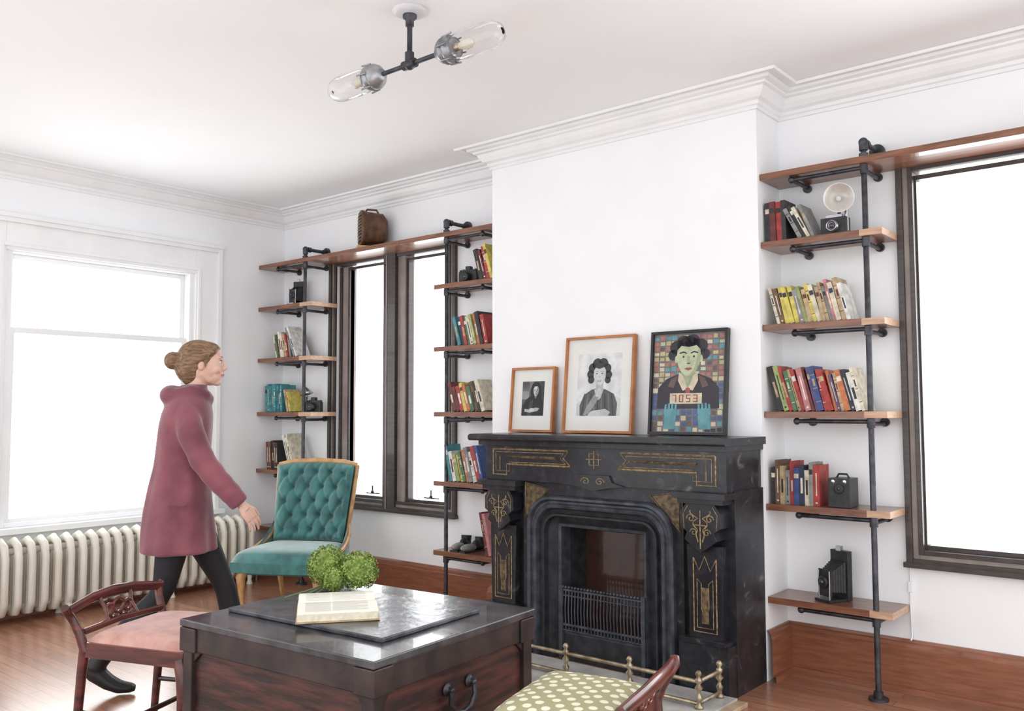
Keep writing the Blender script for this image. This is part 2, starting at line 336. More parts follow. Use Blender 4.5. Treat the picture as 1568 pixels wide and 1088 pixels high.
o.loops([arch(CX,.46,.885,.16,3.90),arch(CX,.46,.885,.16,3.875),arch(CX,.452,.877,.155,3.862),arch(CX,.44,.865,.15,3.862),arch(CX,.43,.855,.145,3.88),arch(CX,.42,.845,.14,3.88),arch(CX,.41,.835,.135,3.865),arch(CX,.395,.82,.125,3.87),arch(CX,.385,.81,.12,3.90)],iron)
o.loops([arch(CX,.385,.81,.12,3.90),arch(CX,.365,.79,.10,3.905),arch(CX,.36,.785,.09,3.885),arch(CX,.35,.775,.09,3.885),arch(CX,.345,.77,.085,3.92),arch(CX,.285,.735,.01,3.94)],irondk)
o.loops([arch(CX,.285,.735,.01,3.94),arch(CX,.277,.73,.01,3.92),arch(CX,.262,.715,.01,3.925),arch(CX,.255,.70,.01,4.0)],iron)
o.loops([arch(CX,.255,.70,.01,4.0),arch(CX,.235,.68,.01,4.16)],irondk)
o.add(arch(CX,.24,.685,.01,4.13),[tuple(range(22))],brick)
o.bb(CX-.277,CX+.277,3.93,4.12,.0,.14,irondk)
gy=3.925
for z_,r_ in ((.375,.008),(.345,.006),(.19,.009),(.16,.006)): o.tube([(CX-.26,gy,z_),(CX+.26,gy,z_)],r_,iron,8)
for i in range(25):
    xx=CX-.25+.50*i/24;o.tube([(xx,gy-.004,.16),(xx,gy-.012,.27),(xx,gy-.004,.375)],.0045,iron,6);o.ball((xx,gy-.004,.39),.009,iron,8)
o.bb(CX-.26,CX+.26,3.93,3.94,.14,.17,iron)
for xx in (CX-.26,CX+.26): o.bb(xx-.012,xx+.012,3.91,3.94,.0,.40,iron)
o.out(.003)
slate=mat('hearth_marble',(206,204,200),.25,rgb2=(166,164,162),scale=5,detail=8)
tan=mat('hearth_border',(196,172,144),.35,rgb2=(170,144,118),scale=12)
o=B('hearth_slab');o.bb(-3.42,-1.85,3.36,3.838,0,.028,slate);o.bb(-3.47,-1.80,3.31,3.36,0,.02,tan);o.bb(-1.85,-1.80,3.36,3.838,0,.02,tan);o.bb(-3.47,-3.42,3.36,3.838,0,.02,tan);o.out(.002)
brass=mat('aged_brass',(186,172,146),.3,.7,rgb2=(130,114,92),scale=20)
o=B('fireplace_fender');fy=3.60;fx0,fx1=-3.38,-1.92;zb=.028
for z_,r_ in ((.05,.009),(.145,.010)): o.tube([(fx0,3.81,z_),(fx0,fy,z_),(fx1,fy,z_),(fx1,3.81,z_)],r_,brass,10)
for xx,yy in [(fx0,3.80),(fx0,fy),(-3.02,fy),(-2.65,fy),(-2.28,fy),(fx1,fy),(fx1,3.80)]:
    o.lathe([(0,0),(.02,0),(.02,.01),(.009,.02),(.012,.035),(.018,.05),(.009,.062),(.008,.075),(.02,.09),(.008,.105),(.016,.117),(.016,.128),(.008,.138),(.017,.152),(.008,.166),(0,.168)],(xx,yy,zb),(0,0,1),brass,14)
o.out()
# ------------------------------------------------------------------ mantel pictures
owood=mat('orange_wood_frame',(190,124,70),.4,rgb2=(160,98,52),scale=12,coat=.2)
blackf=mat('black_frame',(36,36,40),.3,rgb2=(26,26,28),scale=10)
matw=mat('picture_mat',(228,228,224),.7,rgb2=(222,222,218),scale=4)
G={k:mat('photo_grey_%d'%k,(k,k,k),.4,rgb2=(int(k*.88),)*3,scale=14,detail=3) for k in (30,62,90,120,150,180,192,205,225)}
def picture(name,xc,w,h,fw,fm,art,lean=.10):
    o=B(name)
    o.M=Matrix.Translation((xc,4.245-h*math.sin(lean)-.022,1.2155+.003))@Matrix.Rotation(-lean,4,'X')
    o.bb(-w/2,w/2,.008,.02,0,h,fm)
    fr(o,'x',-w/2,w/2,0,h,fw,-.012,.008,fm)
    iw=w/2-fw
    o.bb(-iw,iw,.004,.008,fw,h-fw,matw)
    def shape(pts,m,l): o.prism([(a,.004-l*.0003,c) for a,c in pts],(0,.0003,0),m)
    def disc(cx,cz,rx,rz,m,l,n=24): shape([(cx+rx*math.cos(2*PI*k/n),cz+rz*math.sin(2*PI*k/n)) for k in range(n)],m,l)
    def rect(a,b,c,d,m,l): shape([(a,c),(b,c),(b,d),(a,d)],m,l)
    art(shape,disc,rect,w,h,fw)
    o.M=Matrix.Identity(4);o.out(.0012)
def art1(S,D,Rr,w,h,fw):
    Rr(-.085,.085,.10,.31,G[90],1);Rr(-.085,-.03,.20,.31,G[150],2);Rr(-.085,.0,.25,.31,G[120],2);Rr(.055,.085,.1,.31,G[62],2)
    S([(-.083,.10),(.083,.10),(.085,.17),(.06,.212),(.02,.225),(-.02,.22),(-.05,.20),(-.075,.165)],G[30],3)
    S([(-.04,.10),(-.01,.10),(.005,.2),(-.015,.212)],G[62],4)
    S([(-.015,.19),(-.02,.26),(-.006,.295),(.02,.308),(.045,.30),(.062,.27),(.066,.21),(.055,.175),(.04,.2),(.0,.2)],G[30],4)
    S([(.002,.262),(.004,.238),(.012,.222),(.022,.217),(.033,.223),(.042,.24),(.043,.262),(.036,.278),(.012,.278)],G[205],5)
    S([(.024,.217),(.033,.223),(.042,.24),(.043,.262),(.036,.278),(.028,.27)],G[150],6);S([(.012,.222),(.03,.222),(.026,.205),(.014,.205)],G[120],4.5)
    for x in (.013,.032): D(x,.256,.005,.0025,G[30],7)
    S([(.021,.252),(.025,.252),(.027,.241),(.02,.241)],G[120],7);D(.023,.232,.007,.002,G[62],7)
    S([(-.06,.125),(-.02,.118),(.04,.128),(.055,.145),(.03,.15),(-.03,.138),(-.06,.142)],G[180],5);D(-.005,.135,.018,.012,G[205],6)
def art2(S,D,Rr,w,h,fw):
    Rr(-.15,.15,.10,.46,G[225],1);S([(-.15,.10),(.15,.10),(.15,.20),(.05,.235),(-.06,.22),(-.15,.17)],G[205],1.5)
    S([(-.125,.10),(.125,.10),(.13,.17),(.105,.225),(.05,.25),(.0,.262),(-.05,.25),(-.10,.22),(-.128,.16)],G[90],2)
    for i in range(9): S([(-.115+i*.027,.102),(-.107+i*.027,.102),(-.09+i*.023,.228),(-.097+i*.023,.228)],G[120 if i%2 else 62],3)
    S([(-.03,.252),(.035,.252),(.015,.20),(.0,.19),(-.015,.20)],G[205],4);S([(-.02,.24),(.03,.24),(.03,.29),(-.018,.29)],G[180],4)
    for x,z,r in ((-.045,.375,.03),(-.015,.398,.034),(.025,.398,.034),(.053,.372,.028),(-.058,.34,.026),(.063,.335,.025),(-.055,.308,.022),(.06,.305,.02)): D(x,z,r,r,G[62],4)
    S([(-.037,.36),(-.038,.325),(-.028,.298),(-.008,.277),(.012,.275),(.032,.292),(.045,.322),(.046,.36),(.03,.385),(-.02,.388)],G[205],5)
    S([(.022,.279),(.032,.292),(.045,.322),(.046,.36),(.039,.372),(.037,.33)],G[192],6);S([(-.03,.38),(.0,.370),(.035,.38),(.02,.405),(-.02,.405)],G[62],6)
    for x in (-.016,.022): D(x,.343,.007,.003,G[90],7);S([(x-.011,.353),(x,.357),(x+.011,.353),(x,.355)],G[90],7)
    D(.003,.302,.014,.0045,G[120],7);D(.003,.303,.010,.002,G[225],8);S([(.001,.33),(.005,.33),(.008,.320),(-.002,.320)],G[180],7)
    S([(-.10,.105),(-.07,.10),(-.01,.18),(.012,.225),(-.006,.245),(-.03,.22),(-.08,.15)],G[150],5);S([(-.02,.21),(.012,.205),(.022,.235),(.01,.262),(-.012,.25)],G[205],6)
    S([(-.09,.10),(.07,.10),(.085,.122),(.05,.14),(-.04,.128)],G[205],5)
def art3(S,D,Rr,w,h,fw):
    c=lambda n,rgb,k=.86:mat('poster_'+n,rgb,.35,rgb2=tuple(int(x*k) for x in rgb),scale=24,detail=6)
    cream,red,dk,gr,blu,yel,tl,br=c('cream',(210,198,170)),c('red',(176,116,108)),c('dark',(48,44,54)),c('facegreen',(192,200,166)),c('blue',(78,94,134)),c('yellow',(192,182,130)),c('teal',(98,156,164)),c('brown',(104,86,82))
    red2=c('lipred',(162,78,74))
    Rr(-w/2+fw,w/2-fw,fw,h-fw,c('ground',(122,112,112)),1)
    rs=random.Random(3)
    for i in range(12):
        for j in range(9):
            x=-w/2+fw+.004+i*.0352;z=.285+j*.0285
            Rr(x,x+rs.uniform(.022,.031),z,z+rs.uniform(.016,.024),rs.choice([red,cream,cream,gr,tl,br,yel,red]),2)
    for i in range(12):
        for j in range(9):
            x=-w/2+fw+.002+i*.0352;z=fw+.004+j*.0295
            Rr(x,x+rs.uniform(.024,.033),z,z+rs.uniform(.018,.027),rs.choice([blu,blu,br,dk,blu,tl,blu,cream]),2)
    S([(-.185,.14),(.185,.14),(.18,.25),(.13,.30),(.06,.325),(-.06,.325),(-.13,.30),(-.18,.25)],dk,3)
    S([(-.10,.30),(-.06,.318),(-.085,.25),(-.12,.26)],br,4);S([(.10,.30),(.06,.318),(.085,.25),(.12,.26)],br,4)
    S([(-.035,.36),(.035,.36),(.045,.325),(.0,.25),(-.045,.325)],c('neck',(158,168,134)),4)
    S([(-.055,.335),(-.03,.315),(0,.245),(-.03,.235),(-.06,.29)],cream,5);S([(.055,.335),(.03,.315),(0,.245),(.03,.235),(.06,.29)],cream,5)
    S([(-.012,.25),(.012,.25),(.02,.19),(0,.17),(-.02,.19)],red2,6)
    for x,z,r in ((-.07,.47,.045),(-.03,.495,.045),(.02,.50,.045),(.065,.475,.045),(-.09,.43,.035),(.088,.43,.035),(0,.47,.07)): D(x,z,r,r*.85,dk,4)
    S([(-.068,.455),(-.072,.415),(-.064,.375),(-.045,.34),(-.018,.315),(.018,.315),(.045,.34),(.064,.375),(.072,.415),(.068,.455),(.045,.478),(.0,.47),(-.045,.478)],gr,5)
    g2=c('green2',(166,176,140))
    S([(.005,.315),(.018,.315),(.045,.34),(.064,.375),(.072,.415),(.068,.455),(.055,.465),(.05,.40),(.03,.35)],g2,6)
    for sg in(-1,1):
        S([(sg*.012,.432),(sg*.03,.440),(sg*.054,.434),(sg*.056,.441),(sg*.03,.448),(sg*.012,.439)],dk,7)
        S([(sg*.014,.417),(sg*.03,.424),(sg*.048,.418),(sg*.03,.411)],cream,7);D(sg*.031,.418,.006,.006,dk,8);D(sg*.074,.405,.009,.02,gr,4.5)
    S([(-.007,.42),(.007,.42),(.012,.383),(.0,.377),(-.012,.383)],g2,7);D(0,.381,.010,.004,br,8)
    S([(-.026,.353),(-.008,.360),(0,.357),(.008,.360),(.026,.353),(0,.343)],red2,7)
    Rr(-.105,.085,.165,.222,cream,6.5)
    def seg(x,s):
        M={'a':(0,.88,1,1),'b':(.75,.5,1,1),'c':(.75,0,1,.5),'d':(0,0,1,.12),'e':(0,0,.25,.5),'f':(0,.5,.25,1),'g':(0,.44,1,.56)}
        for k in s: a,b_,c_,d_=M[k];Rr(x+a*.026,x+c_*.026,.174+b_*.040,.174+d_*.040,red2,7)
    for k,t in enumerate(('abc','abcdef','afgcd','abgcd')): seg(-.092+k*.042,t)
    for sg in (-1,1):
        S([(sg*.07,.03),(sg*.14,.03),(sg*.135,.11),(sg*.12,.14),(sg*.08,.14),(sg*.065,.10)],tl,5)
        for q in range(4): S([(sg*(.062+q*.021),.11),(sg*(.078+q*.021),.11),(sg*(.073+q*.020),.172-abs(q-1.5)*.006),(sg*(.062+q*.020),.172-abs(q-1.5)*.006)],tl,7)
picture('framed_photo',-3.335,.335,.395,.014,owood,art1)
picture('framed_photo',-2.845,.475,.56,.014,owood,art2)
picture('framed_portrait_print',-2.275,.455,.56,.014,blackf,art3)
# ------------------------------------------------------------------ ceiling light
glass=mat('clear_jar_glass',(255,255,255),.02,rgb2=(250,250,250),trans=1,ior=1.3)
alu=mat('aluminium_socket',(176,178,182),.35,.7,rgb2=(130,132,136),scale=20)
white=mat('white_canopy',(225,225,228),.4)
bulbm=mat('bulb',(240,236,226),.2,rgb2=(228,220,204))
o=B('pendant_pipe_light');lx,ly,lz=-2.648,2.514,2.805
o.lathe([(0,0),(.075,0),(.075,-.01),(.055,-.022),(0,-.024)],(lx,ly,ZC),(0,0,1),white,28)
o.lathe([(.03,-.02),(.03,-.035),(.018,-.045),(.018,-.07),(0,-.07)],(lx,ly,ZC),(0,0,1),pipe,16)
o.tube([(lx,ly,ZC-.03),(lx,ly,lz)],.0115,pipe,12);o.ball((lx,ly,lz),.024,pipe,14)
o.tube([(lx,ly,lz),(lx,ly,lz+.05)],.02,pipe,12);o.tube([(lx-.035,ly,lz),(lx+.035,ly,lz)],.02,pipe,12)
for sg in (-1,1):
    ax=Vector((sg,0,0));p0=Vector((lx,ly,lz));L0=.165
    o.tube([p0,p0+ax*L0],.010,pipe,12);q=p0+ax*L0
    o.lathe([(0,0),(.022,0),(.03,.012),(.048,.03),(.055,.045),(.055,.055),(.048,.058),(.048,.066),(.056,.069),(.056,.082),(.046,.085),(.046,.10),(.03,.10),(0,.098)],q,ax,alu,28)
    for k in range(6):
        a=2*PI*k/6;v=Vector((0,math.cos(a),math.sin(a)));o.tube([q+ax*.05+v*.056,q+ax*.105+v*.06],.004,alu,6)
    o.lathe([(.042,.098),(.052,.115),(.056,.15),(.056,.28),(.05,.31),(.035,.335),(.018,.345),(.0005,.347),(.0005,.3455),(.017,.3435),(.034,.333),(.048,.308),(.054,.28),(.054,.15),(.050,.117),(.040,.10)],q,ax,glass,32)
    o.lathe([(.016,.095),(.016,.125),(.0,.126)],q,ax,brass,16)
    o.lathe([(.012,.12),(.014,.13),(.02,.145),(.024,.16),(.022,.18),(.012,.195),(.0005,.2)],q,ax,bulbm,16)
o.out()
# ------------------------------------------------------------------ radiator
cream=mat('radiator_enamel',(230,226,214),.35,rgb2=(218,213,199),scale=6)
o=B('cast_iron_radiator');xr=-6.14;n=27;sp=.0815;ys=1.95
for i in range(n):
    y=ys+i*sp
    for dx in (-.065,0.,.065): o.tube([(xr+dx,y,.085),(xr+dx,y,.44)],[(.019,.026)]*2,cream,10)
    path=[(xr-.08,y,.12),(xr-.085,y,.42),(xr-.06,y,.49),(xr,y,.515),(xr+.06,y,.49),(xr+.085,y,.42),(xr+.085,y,.14),(xr+.06,y,.08),(xr,y,.07),(xr-.06,y,.08)]
    o.tube(path,[(.03,.024)]*len(path),cream,10,closed=True)
    if i in (0,n-1,9,18):
        for dx in (-.07,.07): o.tube([(xr+dx,y,.09),(xr+dx,y,.03),(xr+dx,y,0)],[.022,.016,.026],cream,10)
o.tube([(xr,ys,.45),(xr,ys+(n-1)*sp,.45)],.024,cream,10);o.tube([(xr,ys,.10),(xr,ys+(n-1)*sp,.10)],.024,cream,10)
ye=ys+(n-1)*sp;o.tube([(xr,ye,.10),(xr,ye+.09,.10),(xr,ye+.11,.08),(xr,ye+.11,0)],.014,brass,10);o.ball((xr,ye+.11,.10),.028,brass,12);o.tube([(xr,ye+.11,.1),(xr,ye+.11,.17)],[.01,.022],blackf,12)
o.out()
# ------------------------------------------------------------------ trunk
trw=mat('trunk_worn_wood',(92,52,44),.42,rgb2=(42,29,28),scale=6,stretch=(1,1,7),bump=.2,detail=9,lo=.38,hi=.72)
trk=mat('trunk_blackened_wood',(62,48,46),.42,rgb2=(36,29,29),scale=9,bump=.25,detail=9)
trd=mat('trunk_dark_lid',(78,75,79),.27,rgb2=(36,35,39),scale=9,bump=.35,detail=10,coat=.25)
o=B('wooden_trunk');o.M=TR(-2.555,2.195,0,math.radians(4.5));tw,td=.480,.430
o.bb(-tw+.025,tw-.025,-td+.025,td-.025,.05,.56,trw)
o.bb(-tw,tw,-td,td,.0,.06,trw)
o.bb(-tw-.005,tw+.005,-td-.005,td+.005,.575,.60,trd)
o.bb(-tw+.005,tw-.005,-td+.005,td-.005,.49,.575,trk)
for sx in (-1,1):
    for sy in (-1,1):
        cx_,cy_=sx*(tw-.02),sy*(td-.02)
        o.box((cx_-sx*.02,sy*(td-.002),.53),(.09,.012,.085),trk);o.box((sx*(tw-.002),cy_-sy*.02,.53),(.012,.09,.085),trk)
        o.prism([(sx*(tw-.014),sy*td-sy*.01,.49),(sx*(tw-.014),sy*td-sy*.10,.49),(sx*(tw-.014),sy*td-sy*.055,.45),(sx*(tw-.014),sy*td-sy*.03,.40),(sx*(tw-.014),sy*td-sy*.01,.38)],(sx*-.012,0,0),trk)
        o.prism([(sx*tw-sx*.01,sy*(td-.014),.49),(sx*tw-sx*.10,sy*(td-.014),.49),(sx*tw-sx*.055,sy*(td-.014),.45),(sx*tw-sx*.03,sy*(td-.014),.40),(sx*tw-sx*.01,sy*(td-.014),.38)],(0,sy*-.012,0),trk)
        o.box((sx*(tw-.03),sy*(td-.03),.27),(.05,.05,.44),trk)
for sx in (-1,1):
    hx=sx*(tw-.022)
    for yy in (-.06,.06): o.lathe([(0,0),(.024,0),(.022,.006),(.01,.012),(.01,.03),(0,.032)],(hx,yy,.42),(sx,0,0),pipe,16)
    o.tube([(hx+sx*.022,-.06,.42),(hx+sx*.024,-.065,.38),(hx+sx*.024,-.04,.345),(hx+sx*.024,.0,.335),(hx+sx*.024,.04,.345),(hx+sx*.024,.065,.38),(hx+sx*.022,.06,.42)],.009,pipe,10)
o.out(.004)
slt=mat('slate_board',(88,88,94),.27,rgb2=(44,44,50),scale=12,bump=.4,detail=10)
o=B('slate_board');o.M=TR(-2.59,2.185,.6005,math.radians(4.5));o.bb(-.395,.395,-.26,.26,0,.016,slt)
o.out(.004)
o=B('open_book');o.M=TR(-2.605,2.12,.618,math.radians(52))@Matrix.Scale(1.18,4)
pg=mat('open_book_paper',(242,240,231),.8,rgb2=(236,233,221),scale=3)
hz=lambda t:.014+.036*math.sin(min(t*1.9,1)*PI*.5)*(1-.7*t)
def pagep(sg):
    o.grid(lambda u,v:((u-.5)*.235+.004*v*math.sin(9*u),sg*v*.155,hz(v)),12,14,pg)
    for x in (-.1175,.1175):
        l=[(x,sg*t/14*.155,hz(t/14)) for t in range(15)];o.loops([l,[(a,b,.004) for a,b,c in l]],page)
    o.loops([[(-.1175,sg*.155,hz(1)),(.1175,sg*.155,hz(1))],[(-.1175,sg*.155,.004),(.1175,sg*.155,.004)]],page)
    ink=mat('printed_text',(206,203,194),.8,rgb2=(196,193,184))
    for r in range(18):
        v=.14+r*.042
        for a,b in ((-.095,-.02),(-.015,.09-.03*(r%4==3))): o.loops([[(a,sg*v*.155,hz(v)+.0006),(b,sg*v*.155,hz(v)+.0006)],[(a,sg*(v+.010)*.155,hz(v+.010)+.0006),(b,sg*(v+.010)*.155,hz(v+.010)+.0006)]],ink)
pagep(1);pagep(-1);o.bb(-.122,.122,-.162,.162,0,.004,BM['tan']);o.out()
lg=mat('bloom_green',(160,178,96),.6,rgb2=(112,136,58),scale=40);lg2=mat('bloom_stem',(120,140,90),.6)
o=B('green_hydrangea_bunch');o.M=Matrix.Translation((.015,.015,0))
rs=random.Random(5)
for c,R0,n in (((-2.985,2.35,.705),.080,620),((-2.83,2.385,.698),.076,560),((-2.87,2.29,.672),.045,200),((-2.93,2.44,.68),.05,140)):
    o.ball(c,R0*.84,lg,14)
    for i in range(n):
        z=rs.uniform(-1,1);a=rs.uniform(0,2*PI);r=math.sqrt(1-z*z);d=Vector((r*math.cos(a),r*math.sin(a),z))
        p=Vector(c)+d*R0*rs.uniform(.84,1.06)
        if p.z<.63: continue
        t1=d.orthogonal().normalized();t1=Matrix.Rotation(rs.uniform(0,6.28),3,d)@t1;t2=d.cross(t1);s_=rs.uniform(.006,.010)
        k=d*s_*.6
        o.add([tuple(p),tuple(p+t1*s_+k),tuple(p+(t1+t2)*s_*.9+k*.4),tuple(p+t2*s_+k),tuple(p-t1*s_+k),tuple(p-(t1+t2)*s_*.9+k*.3),tuple(p-t2*s_+k)],[(0,1,2,3),(0,4,5,6)],lg)
for dx,dy in ((.05,-.22),(.0,-.24),(.08,-.19)):
    o.tube([(-2.93,2.34,.65),(-2.93+dx*.5,2.34+dy*.5,.635),(-2.93+dx,2.34+dy,.623)],[.004,.003,.003],lg2,6)
o.out(recalc=False)
# ------------------------------------------------------------------ low chairs
maho=mat('mahogany',(108,50,42),.28,rgb2=(62,30,27),scale=6,stretch=(1,1,6),coat=.4)
pinkf=mat('pink_seat_fabric',(204,158,146),.7,rgb2=(184,132,122),scale=14,sheen=.3)
def dots():
    m=bpy.data.materials.new('dotted_green_fabric');m.use_nodes=True;nt=m.node_tree;b=nt.nodes['Principled BSDF']
    tc=nt.nodes.new('ShaderNodeTexCoord');mp=nt.nodes.new('ShaderNodeMapping');mp.inputs['Rotation'].default_value=(0,0,.6)
    v=nt.nodes.new('ShaderNodeTexVoronoi');v.voronoi_dimensions='2D';v.inputs['Scale'].default_value=22;v.inputs['Randomness'].default_value=.3
    cr=nt.nodes.new('ShaderNodeValToRGB');e=cr.color_ramp.elements;e[0].position=.27;e[0].color=lin((230,227,204))+(1,);e[1].position=.33;e[1].color=lin((164,160,124))+(1,)
    L=nt.links.new;L(tc.outputs['Object'],mp.inputs[0]);L(mp.outputs[0],v.inputs['Vector']);L(v.outputs['Distance'],cr.inputs[0]);L(cr.outputs[0],b.inputs['Base Color'])
    b.inputs['Roughness'].default_value=.8;return m
def low_chair(name,x,y,ang,fab,D=.235,kb=1.):
    o=B(name);o.M=TR(x,y,0,ang)
    wf,wb=.275,.245
    hw=lambda t:wb+(wf-wb)*t
    H=lambda z:.40+(z-.40)*kb
    def pad(u,v):
        xx=-1+2*u;yy=-1+2*v;q=(1-abs(xx)**5)*(1-abs(yy)**5)
        return (xx*D*.97,yy*hw(u)*.96,.425+.05*q**.45)
    o.grid(pad,20,20,fab)
    o.prism([(D,-wf,.37),(D,wf,.37),(-D,wb,.37),(-D,-wb,.37)],(0,0,.058),maho)
    for sy in (-1,1):
        o.tube([(D-.02,sy*(wf-.02),.40),(D,sy*(wf-.012),.34),(D+.006,sy*(wf-.008),.26),(D-.015,sy*(wf-.02),.12),(D-.02,sy*(wf-.02),.02),(D-.018,sy*(wf-.02),0)],[.03,.032,.028,.018,.015,.02],maho,10)
        o.tube([(-D+.01,sy*(wb-.01),.43),(-D-.005,sy*(wb-.01),.30),(-D-.03,sy*(wb-.01),.0)],[(.022,.018),(.02,.018),(.016,.016)],maho,8)
        o.tube([(-D+.01,sy*(wb-.01),.39),(-D-.01,sy*(wb+.0),H(.47)),(-D-.035,sy*(wb+.01),H(.53)),(-D-.05,sy*(wb+.03),H(.575)),(-D-.045,sy*(wb+.045),H(.592))],[.02,.019,.017,.018,.016],maho,10)
        o.tube([(D-.02,sy*(wf-.02),.15),(-D-.015,sy*(wb-.01),.15)],.011,maho,8)
    o.tube([(0,-.235,.15),(0,.235,.15)],.011,maho,8)
    o.tube([(-D-.04,-wb-.03,H(.575)),(-D-.065,-.12,H(.60)),(-D-.07,0,H(.605)),(-D-.065,.12,H(.60)),(-D-.04,wb+.03,H(.575))],[(.02,.012),(.022,.013),(.026,.014),(.022,.013),(.02,.012)],maho,10)
    o.tube([(-D-.0,-wb+.01,H(.475)),(-D-.02,0,H(.48)),(-D-.0,wb-.01,H(.475))],[(.014,.01)]*3,maho,8)
    for yy,zz,rr in ((0,.54,.034),(-.055,.53,.026),(.055,.53,.026),(-.03,.505,.018),(.03,.505,.018)):
        o.tube([(-D-.035,yy+rr*math.cos(a*PI/8),H(zz+rr*math.sin(a*PI/8))) for a in range(16)],.007,maho,6,closed=True)
    for yy in (-.09,.09): o.tube([(-D-.01,yy,H(.48)),(-D-.035,yy*.85,H(.54)),(-D-.055,yy,H(.59))],.008,maho,6)
    o.out()
low_chair('dining_chair',-3.49,1.98,math.atan2(.39,.92),pinkf,.25,.88)
low_chair('dining_chair',-1.655,2.29,math.atan2(-.25,-.97),dots(),.20,.68)
# ------------------------------------------------------------------ tufted chair
vel=mat('green_velvet',(62,128,124),.55,rgb2=(38,94,92),scale=10,sheen=.7)
showw=mat('light_show_wood',(206,166,114),.35,rgb2=(174,130,82),scale=14,coat=.3)
o=B('tufted_armchair');o.M=TR(-5.11,3.80,0,math.atan2(-.87,.49))
def tuft(u,v):
    yy=(v-.5);zz=u;w=.265+.03*u;arch_=.03*(1-(2*yy)**2);dep=0
    for i in range(5):
        for j in range(5):
            by=(j-2)/5.2+(0.5/5.2 if i%2 else 0);bz=.14+i*.18
            dep+=math.exp(-((yy-by)**2+(zz-bz)**2)/.0016)
    a=(yy*5.2+(zz-.14)/.36);c=(yy*5.2-(zz-.14)/.36)
    fold=math.exp(-(abs(a-round(a))/.10)**2)+math.exp(-(abs(c-round(c))/.10)**2)
    edge=1-max(abs(2*yy)**8,abs(2*zz-1)**10)
    x=-.235-.14*u+.05*edge+.05*(2*yy)**2-min(dep,1)*.032*edge-.013*fold*edge
    return (x,2*yy*w,.42+(.53)*zz+arch_*zz)
o.grid(tuft,80,70,vel)
o.grid(lambda u,v:(-.29-.14*u+.04*(2*(v-.5))**2-.02*(1-(2*(v-.5))**2),2*(v-.5)*(.265+.03*u),.30+.65*u+.03*(1-(2*(v-.5))**2)*u),10,12,vel)
for i in range(5):
    for j in range(5):
        yy=(j-2)/5.2+(.5/5.2 if i%2 else 0)
        if abs(yy)<.46: p=tuft(.14+i*.18,yy+.5);o.ball((p[0]+.004,p[1],p[2]),.009,vel,8)
for sg in (-1,1):
    o.tube([(-.24+.0,sg*.27,.40),(-.27,sg*.278,.55),(-.32,sg*.292,.75),(-.365,sg*.305,.95)],[(.022,.016)]*4,showw,10)
    o.tube([(-.262,sg*.278,.54),(-.225,sg*.295,.47),(-.15,sg*.31,.425),(-.04,sg*.325,.395),(.05,sg*.325,.38)],[.016,.018,.018,.016,.014],showw,10)
    o.grid(lambda u,v:(-.26+.3*u,sg*(.285+.03*u),.30+v*(.19*(1-u)**1.5+.08)),8,4,vel)
    o.tube([(-.25,sg*.25,.32),(-.29,sg*.255,.15),(-.35,sg*.26,0)],[.026,.02,.016],showw,10)
    o.tube([(.26,sg*.255,.29),(.285,sg*.27,.24),(.275,sg*.265,.12),(.262,sg*.26,.03),(.275,sg*.265,0)],[.034,.032,.018,.014,.02],showw,10)
o.tube([(-.365,-.305,.95),(-.37,-.2,.975),(-.37,0,.985),(-.37,.2,.975),(-.365,.305,.95)],[(.02,.016)]*5,showw,10)
def seat(u,v):
    xx=-1+2*u;yy=-1+2*v;q=(1-abs(xx)**6)*(1-abs(yy)**6);w=.30+.035*math.sin(u*PI*.6)
    return (.03+xx*.285+.025*u*(1-yy*yy),yy*w,.345+.085*q**.4)
o.grid(seat,24,24,vel)
o.loops([[seat(1,v/24)[:2]+(.345,) for v in range(25)],[tuple((seat(1,v/24)[0]+.004,seat(1,v/24)[1],.28)) for v in range(25)]],vel)
for sg in (0,1): o.loops([[seat(u/24,sg)[:2]+(.345,) for u in range(25)],[seat(u/24,sg)[:2]+(.28,) for u in range(25)]],vel)
o.bb(-.25,.28,-.29,.29,.26,.31,vel)
o.out()
# ------------------------------------------------------------------ small objects on shelves
blk=mat('camera_black',(50,50,52),.4,rgb2=(34,34,36),scale=30);chr_=mat('chrome',(200,200,205),.2,.9,rgb2=(180,180,186),scale=10)
lens=mat('lens_glass',(40,46,60),.05,rgb2=(30,34,44),coat=1)
lea=mat('fan_brown',(112,76,52),.45,rgb2=(70,48,36),scale=18)
o=B('antique_desk_fan');o.M=TR(-5.04,4.395,ZS[0]+.0005,math.radians(238))
o.prism([(-.10,-.07,0),(.11,-.07,0),(.11,.07,0),(-.10,.07,0)],(0,0,.018),showw)
o.tube([(0,0,.018),(0,0,.05)],[.05,.035],lea,14)
def rr_(x,w,h,zc):
    p=[]
    for k in range(28):
        a=2*PI*k/28;c,s_=math.cos(a),math.sin(a);q=2/3.6
        p.append((x,w*math.copysign(abs(c)**q,c),zc+h*math.copysign(abs(s_)**q,s_)))
    return p
o.loops([rr_(-.12,.03,.04,.15),rr_(-.115,.07,.08,.15),rr_(-.08,.10,.115,.155),rr_(.06,.105,.125,.158),rr_(.065,.112,.132,.158),rr_(.085,.112,.132,.158),rr_(.087,.095,.115,.158),rr_(.05,.09,.11,.158)],lea,close=True,smooth=True)
o.add(rr_(.05,.09,.11,.158),[tuple(range(28))],blk)
for k in range(9):
    z=.065+k*.0235;wd=.095*(1-abs((z-.158)/.125)**3.6)**(1/3.6);o.tube([(.088,-wd,z),(.096,0,z),(.088,wd,z)],.0035,brass,6)
o.tube([(.094,0,.045),(.098,0,.158),(.094,0,.272)],.004,brass,6)
o.tube([(-.06,0,.27),(-.04,0,.305),(.03,0,.305),(.05,0,.28)],.008,lea,8)
o.out()
o=B('vintage_flash_camera');o.M=TR(-1.535,4.37,ZS[1]+.001,0)
